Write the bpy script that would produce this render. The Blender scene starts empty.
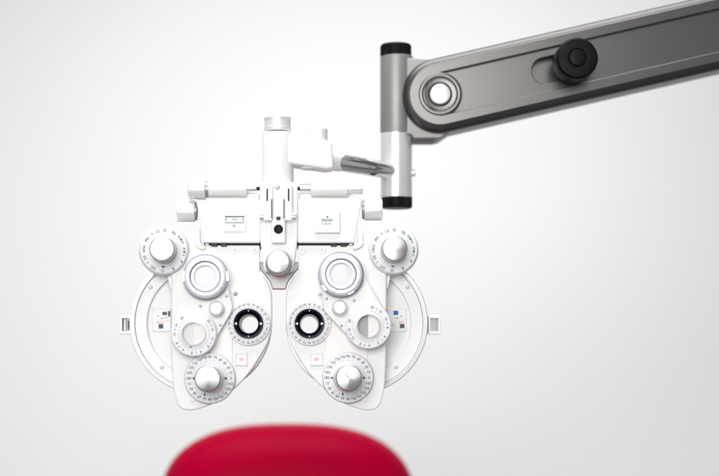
import bpy, math, random
from mathutils import Matrix, Vector
random.seed(4)
S = bpy.context.scene
COL = S.collection
R = math.radians

# ------------------------------------------------------------------ camera
D = 1500.0            # mm from lens to the instrument's front face
CX, CY = 305.0, 365.0  # where the lens axis meets the photograph (719 x 476 frame)
CAM_H = 1.16          # lens height above the floor, m
cam_d = bpy.data.cameras.new('camera')
cam = bpy.data.objects.new('camera', cam_d); COL.objects.link(cam)
cam.location = (0, -D/1000, CAM_H); cam.rotation_euler = (R(90), 0, 0)
cam_d.sensor_width = 36; cam_d.lens = 36*D/719
cam_d.shift_x = (359.5-CX)/719; cam_d.shift_y = (CY-238.0)/719
cam_d.clip_start = 0.05; cam_d.clip_end = 60
cam_d.dof.use_dof = True; cam_d.dof.focus_distance = (D-4)/1000; cam_d.dof.aperture_fstop = 2.3
S.camera = cam

# ------------------------------------------------------------------ light
w = bpy.data.worlds.new('World'); S.world = w; w.use_nodes = True
bg = w.node_tree.nodes['Background']
bg.inputs[0].default_value = (0.97, 0.98, 1.0, 1); bg.inputs[1].default_value = 0.30
def area(name, loc, target, sx, sy, power, col=(1, 1, 1), spread=180):
    l = bpy.data.lights.new(name, 'AREA'); l.shape = 'RECTANGLE'; l.size = sx; l.size_y = sy
    l.energy = power; l.color = col; l.spread = R(spread)
    o = bpy.data.objects.new(name, l); COL.objects.link(o); o.location = loc
    o.rotation_euler = (Vector(target)-Vector(loc)).to_track_quat('-Z', 'Y').to_euler()
    return o
area('added_top_light', (-0.2, -0.1, 2.75), (-0.2, -0.15, 0), 1.6, 1.3, 24, spread=130)  # unseen area light added overhead, mainly to brighten the chair top
area('added_wall_pool_light', (0.1, -0.25, 2.25), (0.2, 1.45, 1.42), 0.8, 0.4, 2.9, spread=76)  # added light; its pool on the wall stands in for lens vignetting
area('added_front_light', (-0.42, -2.6, 1.75), (-0.02, 0, 1.3), 1.7, 1.5, 61, (1.0, 0.99, 0.98))  # unseen light added behind the camera for the white fronts and the arm's reflection
S.view_settings.view_transform = 'Standard'; S.view_settings.look = 'None'
S.view_settings.exposure = 0.07; S.view_settings.gamma = 1.0
S.view_settings.use_curve_mapping = False
S.render.engine = 'CYCLES'
S.cycles.max_bounces = 10; S.cycles.transparent_max_bounces = 12

# ------------------------------------------------------------------ materials
def mat(name, col, rough=0.4, metal=0.0, spec=0.5, coat=0.0, aniso=0.0, noise=0.0, nscale=40, bump=0.0, bscale=400, rnoise=0.0):
    m = bpy.data.materials.new(name); m.use_nodes = True
    nt = m.node_tree; b = nt.nodes['Principled BSDF']; L = nt.links.new
    b.inputs['Base Color'].default_value = (*col, 1); b.inputs['Roughness'].default_value = rough
    b.inputs['Metallic'].default_value = metal; b.inputs['Specular IOR Level'].default_value = spec
    b.inputs['Coat Weight'].default_value = coat; b.inputs['Coat Roughness'].default_value = 0.12
    tc = nt.nodes.new('ShaderNodeTexCoord')
    if aniso:
        b.inputs['Anisotropic'].default_value = aniso
        t = nt.nodes.new('ShaderNodeTangent'); t.direction_type = 'RADIAL'; t.axis = 'Z'
        L(t.outputs[0], b.inputs['Tangent'])
    if noise or rnoise:
        n = nt.nodes.new('ShaderNodeTexNoise'); n.inputs['Scale'].default_value = nscale; n.inputs['Detail'].default_value = 5
        L(tc.outputs['Object'], n.inputs['Vector'])
        if noise:
            r = nt.nodes.new('ShaderNodeMapRange'); r.inputs[3].default_value = 1-noise; r.inputs[4].default_value = 1+noise*0.4
            r.inputs[1].default_value = 0.3; r.inputs[2].default_value = 0.7
            mx = nt.nodes.new('ShaderNodeVectorMath'); mx.operation = 'SCALE'; mx.inputs[0].default_value = col
            L(n.outputs[0], r.inputs[0]); L(r.outputs[0], mx.inputs['Scale']); L(mx.outputs[0], b.inputs['Base Color'])
        if rnoise:
            r2 = nt.nodes.new('ShaderNodeMapRange'); r2.inputs[1].default_value = 0.3; r2.inputs[2].default_value = 0.7
            r2.inputs[3].default_value = max(0.02, rough-rnoise); r2.inputs[4].default_value = rough+rnoise
            L(n.outputs[0], r2.inputs[0]); L(r2.outputs[0], b.inputs['Roughness'])
    if bump:
        n2 = nt.nodes.new('ShaderNodeTexNoise'); n2.inputs['Scale'].default_value = bscale; n2.inputs['Detail'].default_value = 3
        bp = nt.nodes.new('ShaderNodeBump'); bp.inputs['Strength'].default_value = bump; bp.inputs['Distance'].default_value = 0.0006
        L(tc.outputs['Object'], n2.inputs['Vector']); L(n2.outputs[0], bp.inputs['Height']); L(bp.outputs[0], b.inputs['Normal'])
    return m
M = {}
M['wall'] = mat('wall_paint', (0.80, 0.80, 0.795), 0.75, noise=0.02, nscale=1.3, bump=0.12, bscale=160)
M['floor'] = mat('floor_vinyl', (0.26, 0.26, 0.265), 0.45, noise=0.15, nscale=6)
M['white'] = mat('white_enamel', (0.80, 0.80, 0.79), 0.42, spec=0.25, noise=0.025, nscale=25, rnoise=0.06, bump=0.05, bscale=900)
M['white2'] = mat('white_recess', (0.74, 0.74, 0.75), 0.4, noise=0.03, nscale=30)
M['warm'] = mat('warm_white_panel', (0.80, 0.765, 0.755), 0.36, noise=0.02, nscale=30)
M['dial'] = mat('dial_face', (0.76, 0.76, 0.785), 0.5, spec=0.15, noise=0.02, nscale=60)
M['ring'] = mat('satin_ring', (0.78, 0.775, 0.81), 0.3, metal=0.25, spec=0.3, rnoise=0.05, nscale=80)
M['silver'] = mat('satin_silver', (0.80, 0.80, 0.805), 0.3, metal=0.35, aniso=0.3, rnoise=0.02, nscale=60)
M['spun'] = mat('spun_aluminium', (0.36, 0.36, 0.365), 0.30, metal=0.75, aniso=0.97, spec=0.3)
M['chrome'] = mat('chrome', (0.95, 0.95, 0.955), 0.09, metal=0.92)
M['violet'] = mat('violet_steel', (0.085, 0.08, 0.105), 0.22, metal=0.9)
M['rod'] = mat('polished_rod', (0.95, 0.95, 0.955), 0.05, metal=0.95)
M['steel'] = mat('dull_steel', (0.34, 0.335, 0.33), 0.38, metal=0.5, noise=0.1, nscale=80)
M['greymetal'] = mat('grey_metal', (0.47, 0.46, 0.45), 0.45, metal=0.5, noise=0.06, nscale=50)
M['rimgrey'] = mat('rim_metal', (0.60, 0.59, 0.58), 0.35, metal=0.6)
M['screw'] = mat('screw_metal', (0.60, 0.60, 0.60), 0.35, metal=0.25)
M['tube'] = mat('satin_tube', (0.82, 0.82, 0.815), 0.2, metal=0.55, rnoise=0.02, nscale=40)
M['black'] = mat('black_plastic', (0.003, 0.0034, 0.004), 0.45, spec=0.12, rnoise=0.08, nscale=120, bump=0.1, bscale=900)
M['blackm'] = mat('black_anodised', (0.004, 0.005, 0.013), 0.28, spec=0.16)
M['armgrey'] = mat('grey_arm_paint', (0.135, 0.131, 0.127), 0.29, metal=0.93, spec=0.4, noise=0.02, nscale=300, bump=0.02, bscale=1500)
M['armcast'] = mat('grey_cast_paint', (0.25, 0.246, 0.24), 0.42, metal=0.35, noise=0.03, nscale=90, bump=0.1, bscale=1100)
M['armedge'] = mat('grey_beam_edge', (0.09, 0.087, 0.085), 0.36, metal=0.9, noise=0.02, nscale=300, bump=0.02, bscale=1100)
M['armdark'] = mat('arm_groove', (0.10, 0.097, 0.095), 0.5)
M['red'] = mat('red_leather', (0.33, 0.0001, 0.022), 0.38, spec=0.02, noise=0.06, nscale=30, bump=0.25, bscale=260)
M['teal'] = mat('ink_teal', (0.015, 0.15, 0.10), 0.6)
M['ink'] = mat('ink_dark', (0.06, 0.066, 0.10), 0.6)
M['inkred'] = mat('ink_red', (0.78, 0.22, 0.26), 0.6)
M['inkpink'] = mat('ink_pink', (0.80, 0.42, 0.42), 0.6)
M['inkblue'] = mat('ink_blue', (0.03, 0.08, 0.35), 0.6)
M['inkwhite'] = mat('ink_white', (0.8, 0.8, 0.8), 0.5)
M['pane'] = mat('lavender_pane', (0.70, 0.71, 0.80), 0.2)
M['greenglass'] = mat('green_glass', (0.10, 0.17, 0.14), 0.06, spec=0.7)
M['lensgrey'] = mat('lens_grey_half', (0.47, 0.46, 0.45), 0.1, spec=0.6)
M['lenspink'] = mat('lens_pale_half', (0.56, 0.52, 0.51), 0.1, spec=0.6)
def glass():
    m = bpy.data.materials.new('lens_glass'); m.use_nodes = True; nt = m.node_tree; nt.nodes.clear()
    o = nt.nodes.new('ShaderNodeOutputMaterial'); mx = nt.nodes.new('ShaderNodeMixShader')
    t = nt.nodes.new('ShaderNodeBsdfTransparent'); t.inputs[0].default_value = (0.985, 0.985, 0.99, 1)
    g = nt.nodes.new('ShaderNodeBsdfGlossy'); g.inputs['Roughness'].default_value = 0.03
    f = nt.nodes.new('ShaderNodeFresnel'); f.inputs[0].default_value = 1.22
    nt.links.new(f.outputs[0], mx.inputs[0]); nt.links.new(t.outputs[0], mx.inputs[1]); nt.links.new(g.outputs[0], mx.inputs[2])
    nt.links.new(mx.outputs[0], o.inputs[0]); return m
M['glass'] = glass()

# ------------------------------------------------------------------ helpers
WM = {}
def sc(z): return (D-z)/D
def P(px, py, z):
    """photograph position at depth z (mm towards the lens) -> metres"""
    k = sc(z)
    return Vector(((px-CX)*k/1000, -z/1000, CAM_H+(CY-py)*k/1000))
VIEW = Matrix.Rotation(R(90), 4, 'X')           # local x right, y up, z towards the lens
UP = Matrix.Identity(4)
ALONG = Matrix.Rotation(R(90), 4, 'Y')          # local z to the right
def link(o, parent, mw):
    COL.objects.link(o); WM[o.name] = mw
    if parent is not None:
        o.parent = parent; o.matrix_parent_inverse = WM[parent.name].inverted()
    o.matrix_basis = mw
    return o
def empty(name, loc, label, cat):
    o = bpy.data.objects.new(name, None); o.empty_display_size = 0.05
    link(o, None, Matrix.Translation(loc)); o['label'] = label; o['category'] = cat
    return o
def finish(me, m, angle=32):
    me.materials.append(M[m]); me.shade_smooth(); me.set_sharp_from_angle(angle=R(angle))
def mesh_obj(name, verts, faces, m, parent, mw, angle=32):
    me = bpy.data.meshes.new(name); me.from_pydata(verts, [], faces); me.update()
    finish(me, m, angle)
    return link(bpy.data.objects.new(name, me), parent, mw)
def rounded(prof, b, n=3):
    out = []
    for i, p in enumerate(prof):
        if i in (0, len(prof)-1): out.append(p); continue
        a = Vector(prof[i-1]); c = Vector(prof[i+1]); q = Vector(p)
        va, vc = a-q, c-q
        if va.length < 1e-6 or vc.length < 1e-6 or va.angle(vc) > R(165): out.append(p); continue
        k = min(b, va.length*0.45, vc.length*0.45)
        p0 = q+va.normalized()*k; p1 = q+vc.normalized()*k
        for j in range(n+1):
            t = j/n; out.append(tuple((1-t)**2*p0+2*t*(1-t)*q+t*t*p1))
    return out
def lathe(name, px, py, z, prof, m, parent, rot=VIEW, b=0.6, seg=56, mw=None, angle=32, knurl=0, kd=0.0, kr=None):
    """prof: (radius, height) in photograph mm, height along local z"""
    k = sc(z)/1000; pr = rounded(prof, b)
    if knurl: seg = knurl*4
    verts, faces, rings = [], [], []
    for r, h in pr:
        if r < 1e-6:
            rings.append([len(verts)]); verts.append((0, 0, h*k)); continue
        ring = []
        for j in range(seg):
            a = 2*math.pi*j/seg; rr = r
            if knurl and kr and kr[0] <= h <= kr[1] and r > kr[2] and (j % 4) >= 2: rr = r-kd
            ring.append(len(verts)); verts.append((rr*k*math.cos(a), rr*k*math.sin(a), h*k))
        rings.append(ring)
    for A, B in zip(rings, rings[1:]):
        for j in range(seg):
            j2 = (j+1) % seg
            if len(A) == 1 and len(B) == 1: continue
            if len(A) == 1: faces.append((A[0], B[j2], B[j]))
            elif len(B) == 1: faces.append((A[j], A[j2], B[0]))
            else: faces.append((A[j], A[j2], B[j2], B[j]))
    # profile running from back axis outwards to front axis gives outward normals
    if mw is None: mw = Matrix.Translation(P(px, py, z)) @ rot
    return mesh_obj(name, verts, faces, m, parent, mw, angle)
def cyl(name, px, py, z, r, h0, h1, m, parent, rot=VIEW, b=0.8, **kw):
    return lathe(name, px, py, z, [(0, h0), (r, h0), (r, h1), (0, h1)], m, parent, rot, b, **kw)
def tube(name, px, py, z, r0, r1, h0, h1, m, parent, rot=VIEW, b=0.5, **kw):
    return lathe(name, px, py, z, [(r0, h1), (r0, h0), (r1, h0), (r1, h1), (r0, h1)], m, parent, rot, b, **kw)
def cmr(pts, n=6, closed=True):
    out = []; N = len(pts)
    for i in range(N):
        p0, p1, p2, p3 = (Vector(pts[(i+j-1) % N]) for j in range(4))
        for s in range(n):
            t = s/n
            out.append(tuple(0.5*((2*p1)+(-p0+p2)*t+(2*p0-5*p1+4*p2-p3)*t*t+(-p0+3*p1-3*p2+p3)*t**3)))
    return out
def circ(x, y, r, n=48): return [(x+r*math.cos(2*math.pi*i/n), y+r*math.sin(2*math.pi*i/n)) for i in range(n)]
def hull(pts):
    pts = sorted(set((round(x, 4), round(y, 4)) for x, y in pts))
    def half(ps):
        h = []
        for p in ps:
            while len(h) >= 2 and (h[-1][0]-h[-2][0])*(p[1]-h[-2][1])-(h[-1][1]-h[-2][1])*(p[0]-h[-2][0]) <= 0: h.pop()
            h.append(p)
        return h
    a, b2 = half(pts), half(pts[::-1])
    return a[:-1]+b2[:-1]
def roundpoly(pts, r, n=4):
    out = []; N = len(pts)
    for i in range(N):
        q = Vector(pts[i]); va = Vector(pts[i-1])-q; vc = Vector(pts[(i+1) % N])-q
        k = min(r, va.length*0.48, vc.length*0.48); p0 = q+va.normalized()*k; p1 = q+vc.normalized()*k
        for j in range(n+1):
            t = j/n; out.append(tuple((1-t)**2*p0+2*t*(1-t)*q+t*t*p1))
    return out
def plate(name, outline, z0, z1, m, parent, holes=(), b=0.8, zr=None, image=True, mw=None, angle=40, bres=2):
    """outline in photograph coordinates; the slab runs from depth z0 (back) to z1 (front)"""
    zr = z1 if zr is None else zr
    k = sc(zr)/1000
    if image:
        ox = sum(p[0] for p in outline)/len(outline); oy = sum(p[1] for p in outline)/len(outline)
        f = lambda p: ((p[0]-ox)*k, -(p[1]-oy)*k)
        loc = P(ox, oy, zr); loc.y = -(z0+z1)/2000
        mw = Matrix.Translation(loc) @ VIEW
    else: f = lambda p: (p[0]*k, p[1]*k)
    cu = bpy.data.curves.new(name, 'CURVE'); cu.dimensions = '2D'; cu.fill_mode = 'BOTH'
    for loop in [outline]+list(holes):
        sp = cu.splines.new('POLY'); sp.points.add(len(loop)-1); sp.use_cyclic_u = True
        for q, p in zip(sp.points, loop): q.co = (*f(p), 0, 1)
    half = (z1-z0)/2000; bb = min(b/1000, half*0.8)
    cu.extrude = half-bb; cu.bevel_depth = bb; cu.bevel_resolution = bres; cu.offset = -bb
    tmp = bpy.data.objects.new('tmp', cu)
    me = bpy.data.meshes.new_from_object(tmp)
    bpy.data.objects.remove(tmp); bpy.data.curves.remove(cu)
    me.name = name; me.materials.clear(); finish(me, m, angle)
    return link(bpy.data.objects.new(name, me), parent, mw)
def box(name, x0, x1, y0, y1, z0, z1, m, parent, r=1.2, b=0.7, holes=(), **kw):
    return plate(name, roundpoly([(x0, y0), (x1, y0), (x1, y1), (x0, y1)], r), z0, z1, m, parent, holes, b, **kw)
GL = {}
def glyphs(txt, size, bold):
    key = (txt, size, bold)
    if key not in GL:
        cu = bpy.data.curves.new('t', 'FONT'); cu.body = txt; cu.size = size; cu.align_x = 'CENTER'; cu.align_y = 'CENTER'
        cu.resolution_u = 2; cu.offset = bold
        o = bpy.data.objects.new('t', cu); me = bpy.data.meshes.new_from_object(o)
        GL[key] = ([tuple(v.co[:2]) for v in me.vertices], [tuple(p.vertices) for p in me.polygons])
        bpy.data.objects.remove(o); bpy.data.curves.remove(cu); bpy.data.meshes.remove(me)
    return GL[key]
class Print:
    """flat print laid just above a face; coordinates in mm from the face centre, y up"""
    def __init__(s): s.v = []; s.f = []
    def poly(s, pts):
        n = len(s.v); s.v += [(x, y, 0) for x, y in pts]; s.f.append(tuple(range(n, n+len(pts))))
    def rect(s, x, y, w, h, rot=0):
        c, q = math.cos(rot), math.sin(rot)
        s.poly([(x+a*c-b*q, y+a*q+b*c) for a, b in ((-w/2, -h/2), (w/2, -h/2), (w/2, h/2), (-w/2, h/2))])
    def disc(s, x, y, r): s.poly(circ(x, y, r, 14))
    def tick(s, deg, r0, r1, w):
        a = R(deg); r = (r0+r1)/2; s.rect(r*math.sin(a), r*math.cos(a), w, r1-r0, -a)
    def text(s, txt, x, y, size, rot=0, bold=0.05):
        v, f = glyphs(txt, size, bold); n = len(s.v); c, q = math.cos(rot), math.sin(rot)
        s.v += [(x+a*c-b*q, y+a*q+b*c, 0) for a, b in v]; s.f += [tuple(i+n for i in p) for p in f]
    def around(s, txt, deg, r, size, bold=0.05, upright=False):
        a = R(deg); s.text(txt, r*math.sin(a), r*math.cos(a), size, 0 if upright else -a, bold)
    def build(s, name, px, py, z, m, parent):
        k = sc(z)/1000
        return mesh_obj(name, [(x*k, y*k, 0) for x, y, _ in s.v], s.f, m, parent, Matrix.Translation(P(px, py, z)) @ VIEW)

# ------------------------------------------------------------------ setting
def slab(name, x0, x1, y0, y1, z0, z1, m):
    v = [(x, y, z) for z in (z0, z1) for y in (y0, y1) for x in (x0, x1)]
    f = [(0, 2, 3, 1), (4, 5, 7, 6), (0, 1, 5, 4), (2, 6, 7, 3), (0, 4, 6, 2), (1, 3, 7, 5)]
    o = mesh_obj(name, v, f, m, None, Matrix.Identity(4)); o['kind'] = 'structure'; return o
slab('wall', -4, 4, 1.45, 1.57, 0, 3.0, 'wall')
slab('floor', -4, 4, -4, 1.45, -0.1, 0, 'floor')

# ------------------------------------------------------------------ phoropter
AX = 278.9                                     # the instrument's plane of symmetry
ph = empty('phoropter', P(AX, 410, -20), 'white phoropter with paired lens dials hanging from the grey arm', 'phoropter')
def side(x, s): return x if s < 0 else 2*AX-x
def sidepts(pts, s): return [(side(x, s), y) for x, y in pts]
def screw(x, y, z, r, m, parent, slot='ink'):
    o = lathe('screw', x, y, z, [(0, -1.5), (r, -1.5), (r, 0.9), (r*0.6, 1.3), (0, 1.3)], m, parent, seg=20, b=0.3)
    p = Print(); p.rect(0, 0, r*1.15, r*0.28, random.uniform(0, 3)); p.build('screw_slot', x, y, z+1.36, slot, o)
    return o
AXIS_NUM = ['90', '75', '60', '45', '30', '15', '0', '165', '150', '135', '120', '105',
            '90', '75', '60', '45', '30', '15', '180', '165', '150', '135', '120', '105']
CASE = [(171.6, 268), (176, 259), (186, 253.5), (205, 252), (223.5, 254.5), (240, 258.5), (252, 264.5), (263, 275.5), (269.5, 286),
        (271.8, 298), (271.6, 326), (268.6, 340), (263.8, 350), (251, 370.6), (236, 387), (218.4, 401), (198, 409.2), (186.5, 410.2),
        (180, 407.5), (176.4, 401), (173.2, 386), (171.8, 358), (171.4, 315)]
ARROW = [(-1.6, 0), (1.1, 1.55), (1.1, -1.55)]

for s in (-1, 1):
    left = s < 0
    # ---- round lens housing behind the casing
    hx, hy, HR = side(201.0, s), 323.0, 70.3
    axx, axy = side(248.4, s), 323.6
    hz = -19
    disc = plate('lens_housing', circ(hx, hy, HR-2, 96), -38, -22, 'white2', ph, holes=[circ(axx, axy, 10.5, 36)], b=0.6)
    sec = []
    a0, a1 = (62, 298)
    ang = [R(a0+(a1-a0)*i/60) for i in range(61)]
    fl = 1 if left else -1
    sec = [(hx+fl*66.0*math.cos(a), hy-66.0*math.sin(a)) for a in ang]+[(hx+fl*54.3*math.cos(a), hy-54.3*math.sin(a)) for a in ang[::-1]]
    plate('inner_ring', sec, -22, -17.5, 'white', disc, b=0.5)
    tube('outer_rim', hx, hy, -20, 66.1, HR-2.0, -17, 5, 'white', disc, b=1.2, seg=128)
    tube('rim_edge', hx, hy, -20, HR-2.2, HR+0.6, -15, 3.8, 'rimgrey', disc, b=0.9, seg=128)
    for sx, sy in ((150.5, 287), (162, 367)):
        screw(side(sx, s), sy, -17.2, 2.0, 'screw', disc, 'armdark')
    # printed plate seen in the recess
    bx = 161.5 if left else 396.8
    lp = box('printed_plate', bx-9.5, bx+9.5, 308.5, 331, -22, -20.6, 'white', disc, r=0.8, b=0.4)
    fr = Print()
    for yy in (11.0, -11.0): fr.rect(0, yy, 18.6, 0.9)
    fr.rect(-9.0 if left else 9.0, 0, 0.9, 22)
    fr.build('plate_border', bx, 319.75, -20.4, 'lensgrey', lp)
    p = Print(); q = Print(); bl = Print()
    if left:
        p.rect(3.2, 6.3, 4.6, 3.1); p.rect(7.6, 6.0, 2.2, 5.4); p.rect(-0.6, -6.6, 4.6, 4.4); p.disc(-3.4, 3.8, 0.6); p.rect(0.8, 1.6, 2.4, 0.6); p.rect(4.6, 2.0, 2, .5)
        for yy in (-2.2, -3.4): q.rect(-1.2, yy, 7.5, 0.55)
        q.rect(5, -0.6, 4, 0.5)
    else:
        bl.rect(-1.0, 6.9, 4.6, 4.2); p.rect(5.4, -6.3, 4.6, 4.2); p.disc(4.6, 3.4, 0.6); p.rect(-0.4, 1.7, 4.2, 0.5); p.disc(1.4, 1.7, 0.5)
        for yy in (-1.8, -3.4): q.rect(4.2, yy, 5.5, 0.6)
        q.disc(-3.6, -5.0, 1.0)
        bl.build('blue_print', bx, 319.75, -20.3, 'inkblue', lp)
    p.build('black_print', bx, 319.75, -20.3, 'ink', lp); q.build('pink_print', bx, 319.75, -20.3, 'inkpink', lp)
    # side window tab
    tx = 125.6 if left else 434.4
    tab = box('window_tab', tx-6, tx+6.5, 315.6, 334.2, -33, -22, 'white', ph, r=1.0, b=0.6, holes=[[(tx-3.6, 318.3), (tx+3.8, 318.3), (tx+3.8, 331.2), (tx-3.6, 331.2)]])
    box('window_pane', tx-4.4, tx+4.6, 317.4, 332.0, -31.5, -29, 'greenglass', tab, r=0.3, b=0.2)
    box('window_reed', tx-1.6 if left else tx-3.4, tx+0.2 if left else tx-1.9, 318.6, 331, -29, -26.5, 'greymetal', tab, r=0.3, b=0.2)
    box('window_reed', tx+2.1, tx+3.3, 320.6, 329.5, -29, -27, 'ink' if left else 'steel', tab, r=0.3, b=0.2)

    # ---- casing
    casing = plate('casing', cmr(sidepts(CASE, s), 5), -16, 0, 'white', ph, holes=[circ(axx, axy, 14.6, 40)], b=1.6, bres=3)
    upper = plate('upper_casing', roundpoly(sidepts([(203.5, 245.4), (259.6, 245.4), (259.6, 300), (203.5, 300)], s), 1.2), -16, -3.2, 'white', ph, b=0.7)
    plate('dial_bracket', roundpoly(sidepts([(158, 231.5), (190.5, 231.5), (205.5, 246), (205.5, 290), (170, 290)], s), 4), -16, -4.2, 'white', ph, b=1.0)
    for sx in (235.2, 255.4):
        o = lathe('screw', side(sx, s), 250.6, -3.2, [(0, -1), (2.9, -1), (2.9, 1.1), (1.7, 1.1), (1.7, 0.4), (0, 0.4)], 'screw', upper, seg=24, b=0.25)
        p = Print(); p.rect(0, 0, 2.2, 0.6, R(-50)); p.build('screw_slot', side(sx, s), 250.6, -2.7, 'teal', o)
    # raised strip under the turret
    plate('raised_strip', roundpoly(sidepts([(190.5, 318), (232.4, 318), (232.4, 384), (222, 395), (190.5, 402)], s), 1.5), -1, 1.3, 'warm', casing, b=0.5)
    screw(side(235.4, s) if left else 364, 293.6 if left else 295.4, 0.8, 2.1, 'steel', casing)
    # small framed window with a red figure
    wx = side(241.2, s)
    wf = box('figure_window', wx-6.6, wx+6.6, 352.2, 366.0, -1, 1.5, 'white', ph, r=0.8, b=0.9, holes=[[(wx-4.7, 354.5), (wx+4.7, 354.5), (wx+4.7, 363.2), (wx-4.7, 363.2)]])
    box('window_pane', wx-5, wx+5, 354.2, 363.5, -0.6, 0.5, 'pane', wf, r=0.2, b=0.1)
    p = Print(); p.text('00', 0, 0, 4.6, 0, 0.06); p.build('red_figure', wx, 359.4, 0.75, 'inkred', wf)

    # ---- axis dial with black bore
    ad = tube('axis_dial', axx, axy, 2, 14.7, 21.6, -3, 2.2, 'dial', ph, b=0.5)
    lathe('lens_bore', axx, axy, 4, [(8.7, -52), (14.9, -51), (14.9, 2.0), (14.2, 2.6), (12.4, 2.2), (10.6, -5), (9.6, -6.5), (9.2, -20), (8.7, -52)], 'blackm', ad, b=0.3)
    p = Print()
    for i in range(36):
        p.tick(i*10, 15.5, 16.7 if i % 3 else 17.2, 0.28)
    for i, t in enumerate(AXIS_NUM): p.around(t, i*15, 19.1, 3.0, 0.03)
    p.build('numerals', axx, axy, 4.35, 'ink', ad)
    p = Print()
    p.poly([(-12.6+x, y*0.95) for x, y in ARROW]); p.poly([(12.6-x, -y*0.95) for x, y in ARROW][::1])
    p.rect(0, 12.9, 0.7, 1.4); p.rect(0, -12.9, 0.7, 1.4)
    p.build('pointer_marks', axx, axy, 6.75, 'inkwhite', ad)

    # ---- auxiliary dial with spun knob
    dx, dy = (164.0, 250.6) if left else (393.6, 250.2)
    au = lathe('auxiliary_dial', dx, dy, 0, [(0, -9), (24.0, -9), (24.6, -7), (24.6, 2), (22.9, 5.2), (0, 5.2)], 'dial', ph, b=0.7, seg=72)
    tube('dial_rim', dx, dy, 0, 24.2, 25.0, -6, 0.5, 'greymetal', au, b=0.3, seg=72)
    words = [('O', 2), ('RL' if left else 'GL', 30), ('RMH RMV' if left else 'WMH WMV', None), ('P', 122), ('R', 153), ('O', 184), ('OC', 213),
             ('1.50', 243), ('6△U' if left else '10△I', 275), ('PH', 304), ('+.12', 334)]
    p = Print()
    for t, a in words:
        if a is None:
            for i, ch in enumerate(t):
                if ch != ' ': p.around(ch, 47+i*(103-47)/(len(t)-1), 20.2, 3.4, 0.07)
        elif len(t) > 2:
            for i, ch in enumerate(t):
                aa = a+(i-(len(t)-1)/2)*6.4
                if ch == '△':
                    c = R(aa); X, Y = 20.2*math.sin(c), 20.2*math.cos(c)
                    for e in range(3):
                        e0, e1 = -c+R(90+120*e), -c+R(210+120*e)
                        x0, y0, x1, y1 = X+1.5*math.cos(e0), Y+1.5*math.sin(e0), X+1.5*math.cos(e1), Y+1.5*math.sin(e1)
                        p.rect((x0+x1)/2, (y0+y1)/2, math.hypot(x1-x0, y1-y0), 0.4, math.atan2(y1-y0, x1-x0))
                else: p.around(ch, aa, 20.2, 3.9, 0.08)
        else: p.around(t, a, 20.2, 4.1, 0.08)
    p.build('lettering', dx, dy, 5.4, 'teal', au)
    p = Print(); p.rect(-0.8, -16.2, 3.0, 1.5); p.build('index_mark', dx, dy, 5.45, 'ink', au)
    kn = lathe('knob', dx, dy, 4, [(0, 0), (13.2, 0), (13.2, 2), (12.9, 3), (12.5, 21), (11.9, 22), (0, 22)], 'spun', au, b=0.7, seg=72)

    # ---- turret: plate, ring lens, prism dial, small knob
    if left: rg, dl, kb, crn = (205.7, 277.2), (193.8, 333.6), (216.6, 309.2), (219.5, 307.0)
    else: rg, dl, kb, crn = (340.8, 274.8), (368.2, 326.2), (339.6, 308.2), (336.0, 305.0)
    tp = plate('turret_plate', hull(circ(*rg, 19, 40)+circ(*dl, 21.4, 40)+circ(*crn, 12.8, 40)), 4.5, 9.5, 'white', ph, b=0.9)
    plate('turret_edge', hull(circ(*rg, 19.4, 40)+circ(*dl, 21.8, 40)+circ(*crn, 13.2, 40)), 3.2, 5.2, 'ring', tp, b=0.3)
    for sx, sy in (((200.5, 306), (220.2, 325), (226.6, 296)) if left else ((326.4, 298.6), (354, 300.5), (341.3, 325.6), (319.8, 294.4))):
        lathe('rivet', sx, sy, 9.5, [(0, -1), (1.5, -1), (1.5, 0.4), (0, 0.7)], 'steel', tp, seg=16, b=0.2)
    rz = 11
    rgo = lathe('lens_ring', *rg, rz, [(15.8, -4), (21.6, -4), (21.6, 4.2), (20.7, 7.4), (18.6, 8.6), (15.8, 8.6), (15.8, -4)], 'ring', ph, b=0.5, seg=80)
    tube('ring_band', *rg, rz, 21.3, 22.8, -3.6, 4.8, 'violet', rgo, b=0.3, seg=80)
    tube('inner_rim', *rg, rz, 11.8, 14.5, -5, 6.9, 'ring', rgo, b=0.9, seg=64)
    tube('groove', *rg, rz, 14.4, 15.9, -5, 4.2, 'violet', rgo, b=0.2, seg=64)
    lathe('lens', *rg, rz, [(0, 4.4), (11.9, 4.4), (11.9, 5.0)]+[(11.8*math.cos(R(u)), 5.0+0.9*math.sin(R(u))) for u in range(12, 90, 8)]+[(0, 5.9)], 'glass', rgo, b=0.1)
    cyl('lens_seat', *rg, rz, 12.2, -5, 3.0, 'white2', rgo, b=0.2)
    notch = ((178, 22.0), (2, 22.0)) if left else ((122, 20.6), (-57, 20.6), (222, 21.4))
    for a, rr in notch:
        for kx in range(3 if left else 2):
            aa = R(a+(kx-1)*8)
            nx, ny = rg[0]+rr*math.cos(aa), rg[1]-rr*math.sin(aa)
            mw = Matrix.Translation(P(nx, ny, rz+3.4)) @ VIEW @ Matrix.Rotation(aa, 4, 'Z')
            kk = 0.001
            vv = [(x*kk, y*kk, z*kk) for z in (-2, 3.4) for x, y in ((-0.8, -1.4), (0.8, -1.4), (0.8, 1.4), (-0.8, 1.4))]
            mesh_obj('grip', vv, [(3, 2, 1, 0), (4, 5, 6, 7), (0, 1, 5, 4), (1, 2, 6, 5), (2, 3, 7, 6), (3, 0, 4, 7)], 'chrome', rgo, mw)
    for i in range(4):
        a = R((58 if left else 68)+90*i)
        lathe('ring_dot', rg[0]+18.2*math.cos(a), rg[1]-18.2*math.sin(a), rz+8.6, [(0, -0.5), (0.85, -0.5), (0.85, 0.15), (0, 0.2)], 'steel', rgo, seg=12, b=0.1)
    a = R(40) if left else R(-22)
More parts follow.
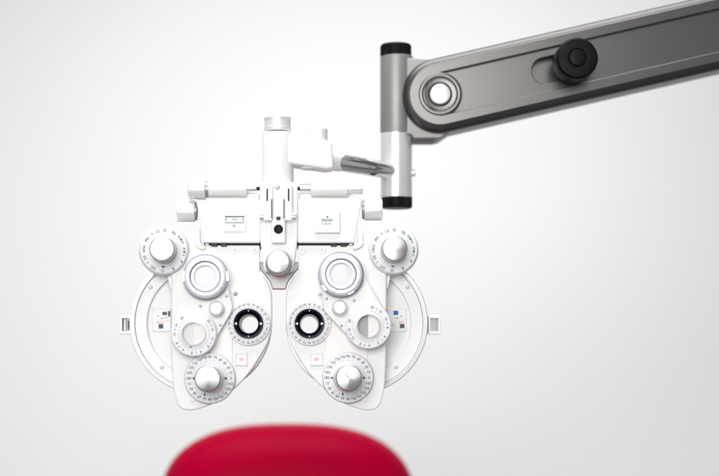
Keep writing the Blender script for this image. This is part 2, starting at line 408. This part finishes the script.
    for e in (0, math.pi):
        p = Print(); p.disc(13.2*math.cos(a+e), 13.2*math.sin(a+e), 0.65); p.build('red_dot', *rg, rz+6.98, 'inkred', rgo)
    # prism dial
    pz = 11.5
    pd = lathe('prism_dial', *dl, pz, [(11.9, -5), (22.3, -5), (22.9, -3), (22.9, 3.2), (22.0, 4.6), (13.6, 4.6), (13.0, 5.6), (11.9, 5.4), (11.9, -5)], 'dial', ph, b=0.5, seg=72)
    tube('dial_rim', *dl, pz, 22.5, 23.2, -3, 1.2, 'ring', pd, b=0.3, seg=72)
    tube('aperture_ring', *dl, pz, 11.1, 12.3, -5, 5.9, 'steel', pd, b=0.3)
    for e, mm in ((0, 'lenspink'), (1, 'lensgrey')):
        hp = [(11.2*math.sin(R(180*i/24))*(1 if e == 0 else -1), 11.2*math.cos(R(180*i/24))) for i in range(25)]
        if e == 0: hp = hp[::-1]
        k = sc(pz)/1000
        mw = Matrix.Translation(P(dl[0], dl[1], pz-1.5)) @ VIEW @ Matrix.Rotation(R(5 if e else -5), 4, 'Y')
        n = len(hp); vv = [(x*k, y*k, 0) for x, y in hp]+[(x*k, y*k, -0.0015) for x, y in hp]
        ff = [tuple(range(n)), tuple(range(2*n-1, n-1, -1))]+[(i, i+n, (i+1) % n+n, (i+1) % n) for i in range(n)]
        mesh_obj('prism_half', vv, ff, mm, pd, mw)
    p = Print(); start, span = (50, 272) if left else (12, 274)
    for i in range(41): p.tick(start+span*i/40, 14.6, 16.6 if i % 2 == 0 else 15.6, 0.26)
    for i, t in enumerate(['20', '18', '16', '14', '12', '10', '8', '6', '4', '2', '0', '2', '4', '6', '8', '10', '12', '14', '16', '18', '20'][::2]):
        p.around(t, start+span*i/10, 19.3, 3.7, 0.03)
    for i in range(1, 20, 2): p.around(['15', '10', '5', '0', '5', '10'][i % 6], start+span*i/20, 19.3, 2.6, 0.0) if i % 4 == 1 else None
    p.build('numerals', *dl, pz+4.75, 'ink', pd)
    dd = (190.9, 346.3) if left else (375.5, 336.2)
    lathe('index_dot', *dd, pz+4.6, [(0, 0), (1.25, 0), (1.25, 0.5), (0, 0.7)], 'blackm', pd, seg=14, b=0.1)
    # turret knob
    lathe('turret_knob', *kb, 9.5, [(0, -1), (8.2, -1), (8.2, 1.2), (7.2, 2.0), (6.9, 8.6), (5.4, 9.8), (0, 9.2)], 'silver', ph, b=0.9)

    # ---- cylinder axis dial
    cx, cy = (209.8, 378.4) if left else (348.0, 377.8)
    cd = lathe('cylinder_dial', cx, cy, 3, [(0, -5), (24.6, -5), (25.3, -4), (25.3, 1.6), (24.4, 2.8), (0, 2.8)], 'dial', ph, b=0.5, seg=80)
    tube('dial_rim', cx, cy, 3, 24.8, 25.6, -3.4, 0.6, 'steel', cd, b=0.3, seg=80)
    p = Print()
    for i, t in enumerate(AXIS_NUM): p.around(t, i*15, 21.4, 3.8, 0.05, upright=True)
    for i in range(48): p.tick(i*7.5, 17.0, 18.4 if i % 2 == 0 else 17.7, 0.3)
    for q in (-1, 1): p.disc(q*16.0, 0, 1.15)
    a = R(198); p.poly([(17.0*math.sin(a)+x, 17.0*math.cos(a)+y) for x, y in ((0, 2.2), (-1.2, -1.2), (1.2, -1.2))])
    p.build('numerals', cx, cy, 5.95, 'ink', cd)
    lathe('collar', cx, cy, 5, [(0, 0), (14.9, 0), (15.0, 4), (14.4, 10), (13.2, 12), (0, 12)], 'ring', cd, b=0.8, seg=72)
    lathe('knob', cx, cy, 5, [(0, 11), (13.0, 11), (12.9, 13), (12.9, 34), (12.2, 35), (0, 35)], 'spun', cd, b=0.6, seg=72)

# ---- upper boxes
for s in (-1, 1):
    left = s < 0
    ub = plate('upper_box', roundpoly(sidepts([(195.8, 199.5), (260.0, 199.5), (260.0, 242.8), (203.6, 242.8)], s), 1.5), -34, 1.5, 'white', ph, b=1.2)
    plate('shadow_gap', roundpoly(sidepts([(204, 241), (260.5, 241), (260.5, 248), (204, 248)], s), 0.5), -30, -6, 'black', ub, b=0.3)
    for x0, x1 in ((211, 217.5), (221, 227)):
        plate('gap_catch', roundpoly(sidepts([(x0, 242), (x1, 242), (x1, 246.6), (x0, 246.6)], s), 0.6), -8, -1.6, 'blackm', ub, b=0.3)
    plate('gap_link', roundpoly(sidepts([(205, 243.2), (209, 243.4), (209, 245.4), (205, 245.4)], s), 0.6), -8, -2, 'steel', ub, b=0.3)
    if left:
        rc = box('scale_window', 223.2, 246.2, 213.6, 232.0, 0.8, 2.6, 'white', ph, r=0.8, b=0.8, holes=[[(225, 216.2), (244.6, 216.2), (244.6, 230), (225, 230)]])
        box('window_pane', 224.6, 245, 215.8, 230.4, 1.3, 1.9, 'dial', rc, r=0.2, b=0.1)
        p = Print(); p.rect(0, 0.4, 19, 0.6); p.rect(0, 6.4, 19.4, 0.9); p.text('6 2', 0, 3.7, 3.2, 0, 0.02); p.disc(-0.6, -2.8, 0.85)
        for xx in (-8.6, 8.6): p.rect(xx, 3.6, 0.8, 2.6)
        p.build('scale_print', 234.7, 223, 2.1, 'teal', rc)
    else:
        rc = box('level_plate', 314.6, 340.2, 212.0, 233.2, 0.8, 4.4, 'white', ph, r=0.8, b=1.0, holes=[roundpoly([(322, 219.2), (333, 219.2), (333, 225), (322, 225)], 1.2)])
        box('level_vial', 321.6, 333.4, 218.8, 225.4, 1.2, 2.2, 'pane', rc, r=0.4, b=0.2)
        p = Print(); p.rect(0, 1.5, 10, 0.7); p.rect(-2, 0, 0.5, 3.6); p.rect(2, 0, 0.5, 3.6); p.rect(0, -1.9, 10, 0.5); p.build('vial_lines', 327.5, 222.1, 2.4, 'teal', rc)
        p = Print(); p.disc(0, 0, 0.9); p.build('level_dot', 327.4, 216.8, 4.6, 'teal', rc)
    # side roller and lever
    k = -1 if left else 1
    x0, x1 = (177.6, 195.4) if left else (364.0, 382.2)
    rr = cyl('side_knob', x0, 211.2 if left else 209.8, -10, 10.7, 0, x1-x0, 'silver', ph, ALONG, b=1.2)
    cyl('knob_washer', x1 if left else x0-1.8, 211.2 if left else 209.8, -10, 9.2, 0, 1.8, 'steel', rr, ALONG, b=0.3)
    lv = plate('lever', roundpoly(sidepts([(195.0, 229), (199.8, 229), (200.4, 243), (206, 247.5), (203, 250), (197, 247.5), (194.6, 244)], s), 1.2), -8, 0, 'white', ph, b=0.9)
    # horizontal spindle on top
    if left:
        t = cyl('spindle_sleeve', 208.6, 189.2, -4, 8.1, 0, 38.2, 'white', ph, ALONG, b=0.9)
        lathe('spindle_knob', 188.4, 189.4, -4, [(0, 0), (9.6, 0), (10.0, 1), (10.0, 3), (9.7, 3.3), (9.7, 13.5), (10.0, 13.8), (10.0, 16.4), (9.2, 17.2), (0, 17.2)], 'silver', ph, ALONG, b=0.5, knurl=40, kd=0.25, kr=(3.6, 13.2, 9))
        cyl('spindle_neck', 205, 189.4, -4, 7.6, 0, 4, 'steel', t, ALONG, b=0.3)
        cyl('spindle_shaft', 246.0, 188.6, -4, 4.6, 0, 10.6, 'chrome', t, ALONG, b=0.4)
        cyl('shaft_tip', 256.4, 188.6, -4, 1.8, 0, 4.2, 'blackm', t, ALONG, b=0.3)
    else:
        t = cyl('spindle_sleeve', 310.8, 189.2, -4, 8.1, 0, 36.8, 'white', ph, ALONG, b=0.9)
        cyl('spindle_shaft', 300.2, 188.6, -4, 4.6, 0, 11.0, 'chrome', t, ALONG, b=0.4)
        cyl('shaft_tip', 296.2, 188.6, -4, 1.8, 0, 4.4, 'blackm', t, ALONG, b=0.3)
        cyl('spindle_end', 347.4, 188.4, -4, 5.8, 0, 15.4, 'silver', t, ALONG, b=0.5)
    plate('sleeve_saddle', roundpoly(sidepts([(209.4, 193), (259, 193), (259, 201), (197, 201), (197, 199)], s), 0.6), -26, -5.5, 'white', t, b=0.7)

# ---- centre column
post = cyl('centre_post', 277.9, 133, -14, 15.8, -58, 0, 'white', ph, UP, b=1.0)
cyl('post_collar', 277.9, 134.5, -14, 9.5, 0, 3.2, 'blackm', post, UP, b=0.3)
lathe('post_cap', 277.7, 131.6, -14, [(0, 0), (12.6, 0), (13.5, 0.8), (13.5, 4.2), (13.2, 4.5), (13.2, 11.4), (13.5, 11.7), (13.5, 13.6), (12.6, 14.6), (0, 14.6)], 'silver', ph, UP, b=0.4, knurl=44, kd=0.22, kr=(4.8, 11.2, 12))
cb = plate('centre_bracket', roundpoly([(259.8, 186), (263, 182), (294.6, 182), (297.6, 186), (297.6, 238), (294.5, 262), (293, 272), (264.6, 272), (263, 262), (259.8, 238)], 2.5), -34, 3, 'white', ph, b=1.2)
for q in (-1, 1):
    fx = 277.9+q*9.6
    ck = box('fork_cheek', fx-4.6, fx+4.6, 184.5, 220.5, 0, 11, 'white', cb, r=1.6, b=0.9)
    box('fork_slot', 277.9+q*10.7-0.8, 277.9+q*10.7+0.8, 188.6, 201, 9, 11.4, 'blackm', cb, r=0.5, b=0.2)
    box('slot_line', 277.9+q*6.2-0.7, 277.9+q*6.2+0.7, 199, 218.5, 9, 11.4, 'armdark', cb, r=0.3, b=0.2)
    cyl('pivot_pin', 277.9+(9.8 if q > 0 else -18.2), 217.0, 4, 4.7, 0, 8.4, 'chrome', cb, ALONG, b=0.5)
box('fork_tongue', 272.8, 283.0, 186.5, 222, 0, 8, 'white', cb, r=1.0, b=0.6)
screw(277.1, 186.6, 9.0, 2.7, 'screw', cb)
box('black_stop', 276.4, 280.4, 216.6, 219.8, 6, 10, 'blackm', cb, r=0.6, b=0.3)
hb = box('bore_block', 271.4, 285.2, 219.6, 243.0, 2, 9, 'white', cb, r=1.6, b=0.9)
lathe('black_bore', 278.4, 229.2, 9, [(0, -0.6), (4.6, -0.6), (4.6, 0.5), (3.7, 0.8), (3.3, 0.3), (0, 0.25)], 'black', cb, seg=32, b=0.2)
lathe('centre_knob', 278.8, 264.0, 3, [(0, 0), (13.3, 0), (13.3, 5), (12.7, 7), (11.6, 30), (11.0, 31), (0, 31)], 'spun', ph, b=0.7, seg=72)
plate('centre_plate', roundpoly([(258.6, 262), (299.2, 262), (299.2, 267), (288, 281.5), (285.6, 289), (272.2, 289), (269.8, 281.5), (258.6, 267)], 1.2), -34, -17, 'greymetal', ph, b=0.8)

# ---- clamp arm to the right of the post
cl = plate('clamp_block', roundpoly([(284, 133.6), (300, 134.4), (332, 141.5), (333.4, 167.4), (326, 168.4), (284, 162.6)], 2.5), -38, -2, 'white', ph, b=2.2, bres=3)
lathe('clamp_knob', 319.4, 143, -18, [(0, 0), (8.3, 0), (8.3, 13.2), (7.4, 14.4), (0, 14.4)], 'silver', ph, UP, b=0.6)
lathe('clamp_button', 306.8, 141, -18, [(0, 0), (5.0, 0), (5.0, 10), (4.2, 11.8), (0, 11.8)], 'silver', cl, UP, b=0.6)
lathe('clamp_nut', 311.5, 169.4, -18, [(0, 0), (11.3, 0), (11.3, 6), (0, 6)], 'white', cl, UP, b=1.0)
def between(name, a, bpt, prof_r, m, parent, b=0.6):
    a, bpt = Vector(a), Vector(bpt); d = bpt-a
    mw = Matrix.Translation(a) @ d.to_track_quat('Z', 'Y').to_matrix().to_4x4()
    ln = d.length*1000
    return lathe(name, 0, 0, 0, [(r, h*ln) for r, h in prof_r], m, parent, mw=mw, b=b, seg=120)
RA, RB = P(330, 160.6, -22), P(398, 172.6, -100)
between('rod_collar', P(326, 160, -18), P(339.5, 162.3, -34), [(0, 0), (9.6, 0), (9.6, 1), (0, 1)], 'white', cl, b=1.2)
between('chrome_rod', RA, RB, [(0, 0), (8.9, 0), (8.9, 1), (0, 1)], 'rod', ph)

# ------------------------------------------------------------------ support arm
ZA = -100
arm = empty('support_arm', P(1040, 30, ZA) * 1.0, 'grey metal support arm with black clamp knob, carrying the phoropter', 'instrument arm')
arm.location.z = 0; WM['support_arm'] = Matrix.Translation((arm.location.x, arm.location.y, 0)); arm.matrix_basis = WM['support_arm']
tb = cyl('swivel_tube', 396.2, 198, ZA, 15.9, 0, 66, 'tube', arm, UP, b=0.6, seg=72)
cyl('set_screw', 411, 173, ZA, 3.4, 0, 4.5, 'silver', tb, ALONG, b=0.6)
lathe('bottom_cap', 396.8, 208.4, ZA, [(0, 0), (14.2, 0), (15.4, 1.2), (15.4, 11.6), (14.8, 12.6), (0, 12.6)], 'black', arm, UP, b=0.4, knurl=54, kd=0.4, kr=(1.4, 11.4, 15))
br = cyl('pivot_barrel', 396.6, 134.4, ZA, 16.4, 0, 77.6, 'armcast', arm, UP, b=1.4, seg=72)
plate('pivot_flange', roundpoly([(397, 57.0), (446, 60), (470, 75), (470, 118), (440, 138.6), (413.5, 138.6), (411.5, 134.4), (397, 134.4)], 2), -128, -86, 'armcast', br, b=1.5)
box('flange_foot', 412.6, 436, 134.5, 140.2, -124, -90, 'armdark', br, r=1, b=0.6)
lathe('top_cap', 395.8, 57.0, ZA, [(0, 0), (15.3, 0), (15.6, 0.8), (15.6, 10.2), (14.6, 12.2), (0, 12.4)], 'black', arm, UP, b=0.6, knurl=54, kd=0.35, kr=(0.6, 9.8, 15))
AH, TILT = (440.2, 94.3), R(12.95)
zf = -74
ORI = Matrix.Translation(P(*AH, zf)) @ VIEW @ Matrix.Rotation(TILT, 4, 'Z')
def armplate(name, outline, z0, z1, m, parent, **kw):
    o = Matrix.Translation((0, -((z0+z1)/2-zf)/1000, 0)) @ ORI
    return plate(name, outline, z0, z1, m, parent, zr=zf, image=False, mw=o, **kw)
def stadium(r, x0, x1, n=28):
    return [(x0+r*math.cos(R(90+180*i/n)), r*math.sin(R(90+180*i/n))) for i in range(n+1)] + [(x1+r*math.cos(R(-90+180*i/n)), r*math.sin(R(-90+180*i/n))) for i in range(n+1)]
LEN = 610
beam = armplate('beam', stadium(37.6, 0, LEN), -128, -74, 'armedge', arm, holes=[stadium(20.3, 6, LEN-6)], b=9.5, bres=6)
armplate('beam_lip', stadium(31.2, 0, LEN), -80, -72.6, 'armgrey', beam, holes=[stadium(20.6, 6, LEN-6)], b=1.2, bres=3)
floor_p = armplate('beam_panel', stadium(24, 6, LEN-6), -100, -77.5, 'armgrey', beam, holes=[stadium(13.2, 108, 134)], b=0.8)
armplate('slot_floor', stadium(14.5, 108, 134), -108, -92, 'armgrey', beam, b=0.5)
def armlathe(name, u, v, z, prof, m, parent, **kw):
    mw = Matrix.Translation((0, -(z-zf)/1000, 0)) @ ORI @ Matrix.Translation((u*sc(zf)/1000, v*sc(zf)/1000, 0))
    return lathe(name, 0, 0, zf, prof, m, parent, mw=mw, **kw)
bo = armlathe('pivot_boss', 0, 0, -73, [(0, -8), (21.8, -8), (21.8, 0.4), (20.4, 1.4), (17.6, 1.4), (16.2, -0.4), (11.6, -0.4), (11.2, -3), (0, -3)], 'armgrey', beam, b=0.8, seg=72)
armlathe('pivot_pin', 0, 0, -73, [(0, -4), (10.3, -4), (10.3, 1.2), (9.3, 2.2), (0, 2.4)], 'tube', beam, b=0.5)
# black clamp knob on the slot
KU, KV = 133.8, -1.2
kn = armlathe('clamp_knob', KU, KV, -90, [(0, -4), (10, -4), (10, 18), (17.5, 22), (20.2, 26), (20.4, 50), (18.8, 53), (9.4, 53.6), (8.8, 52.6), (8.2, 52.6), (7.6, 54.0), (0, 54.4)], 'black', arm, b=1.0, seg=72)
plate('knob_washer', circ(0, 0, 15, 32), -78, -75.5, 'blackm', kn, image=False, zr=zf, mw=Matrix.Translation((KU*sc(zf)/1000*math.cos(TILT)*1.0, 0, 0)) @ Matrix.Translation((0, 0.0027, KU*sc(zf)/1000*math.sin(TILT))) @ ORI, b=0.4)
# stand carrying the far end
ex = ORI @ Vector((LEN*sc(zf)/1000, 0, -0.02))
def stand(name, prof, m):
    return lathe(name, 0, 0, 0, prof, m, arm, mw=Matrix.Translation((ex.x, ex.y+0.055, 0)), b=3, seg=64)
stand('stand_column', [(0, 22), (36, 22), (36, ex.z*1000+70), (0, ex.z*1000+70)], 'armgrey')
stand('stand_base', [(0, 0), (240, 0), (240, 18), (60, 30), (0, 30)], 'armgrey')

# ------------------------------------------------------------------ examination chair
ZC = -340
kc = sc(ZC)/1000
ctop = P(287, 426.4, ZC)
chair = empty('examination_chair', Vector((ctop.x, -ZC/1000, 0)), 'red leather examination chair with rounded backrest, behind the phoropter', 'chair')
def cushion(name, cx, cz, cy, a, btop, hgt, thick, m, parent, n=2.6, puff=0.012, tilt=0.0):
    """upright padded cushion: superellipse top, rounded foot, pillow profile"""
    out = []
    N = 40
    for i in range(N+1):
        t = math.pi*(i/N); c, s_ = math.cos(t), math.sin(t)
        out.append((a*math.copysign(abs(c)**(2/n), c), btop*(abs(s_)**(2/n))))
    bot = hgt-btop
    for i in range(17):
        t = math.pi+math.pi*(i/16); c, s_ = math.cos(t), math.sin(t)
        out.append((a*0.94*math.copysign(abs(c)**(2/4), c), -bot+0.05-0.05*abs(s_)**0.5))
    rows = [(0.0, 0.0, 1)]
    verts, faces, rings = [], [], []
    rad = 0.062
    prof = []
    for j in range(9):
        t = R(90*j/8); prof.append((rad*(1-math.sin(t)), -(thick-rad)+rad*0-rad*math.cos(t)+rad*0))
    prof = [(p, -thick/2+ (rad-rad*math.cos(R(90*(j)/8))) if 0 else -thick/2+rad-rad*math.cos(R(90*j/8))) for j, (p, _) in enumerate(prof)]
    full = [(0.16, -thick/2-puff), (0.10, -thick/2-puff*0.7)]+prof+[(p, -d) for p, d in prof[::-1]]+[(0.10, thick/2+puff*0.7), (0.16, thick/2+puff)]
    H = hgt/2
    for ins, dpt in full:
        ring = []
        for x, z in out:
            zc = z-(btop-H)
            fx = max(0.02, 1-ins/a); fz = max(0.02, 1-ins/H)
            ring.append(len(verts)); verts.append((x*fx, dpt, zc*fz))
        rings.append(ring)
    n_ = len(out)
    for A, B in zip(rings, rings[1:]):
        for j in range(n_):
            faces.append((A[j], B[j], B[(j+1) % n_], A[(j+1) % n_]))
    faces.append(tuple(rings[0])); faces.append(tuple(rings[-1][::-1]))
    return mesh_obj(name, verts, faces, m, parent, Matrix.Translation((cx, cy, cz)) @ Matrix.Rotation(tilt, 4, 'X'), 60)
cushion('backrest', ctop.x, ctop.z-0.29, -ZC/1000+0.08, 133*kc, 90*kc, 0.58, 0.15, 'red', chair)
seat = cushion('seat', ctop.x, 0.49, 0.10, 0.25, 0.2, 0.50, 0.15, 'red', chair, tilt=R(90))
def slabp(name, x0, x1, y0, y1, z0, z1, m, parent):
    v = [(x-(x0+x1)/2, y-(y0+y1)/2, z-(z0+z1)/2) for z in (z0, z1) for y in (y0, y1) for x in (x0, x1)]
    f = [(0, 2, 3, 1), (4, 5, 7, 6), (0, 1, 5, 4), (2, 6, 7, 3), (0, 4, 6, 2), (1, 3, 7, 5)]
    return mesh_obj(name, v, f, m, parent, Matrix.Translation(((x0+x1)/2, (y0+y1)/2, (z0+z1)/2)))
slabp('back_support', ctop.x-0.04, ctop.x+0.04, 0.485, 0.515, 0.40, 0.80, 'blackm', chair)
slabp('seat_frame', ctop.x-0.2, ctop.x+0.2, -0.06, 0.515, 0.39, 0.435, 'blackm', chair)
lathe('pedestal', 0, 0, 0, [(0, 28), (55, 28), (55, 395), (0, 395)], 'silver', chair, mw=Matrix.Translation((ctop.x, 0.16, 0)), b=3)
lathe('pedestal_base', 0, 0, 0, [(0, 0), (260, 0), (260, 16), (70, 34), (0, 34)], 'greymetal', chair, mw=Matrix.Translation((ctop.x, 0.16, 0)), b=3)
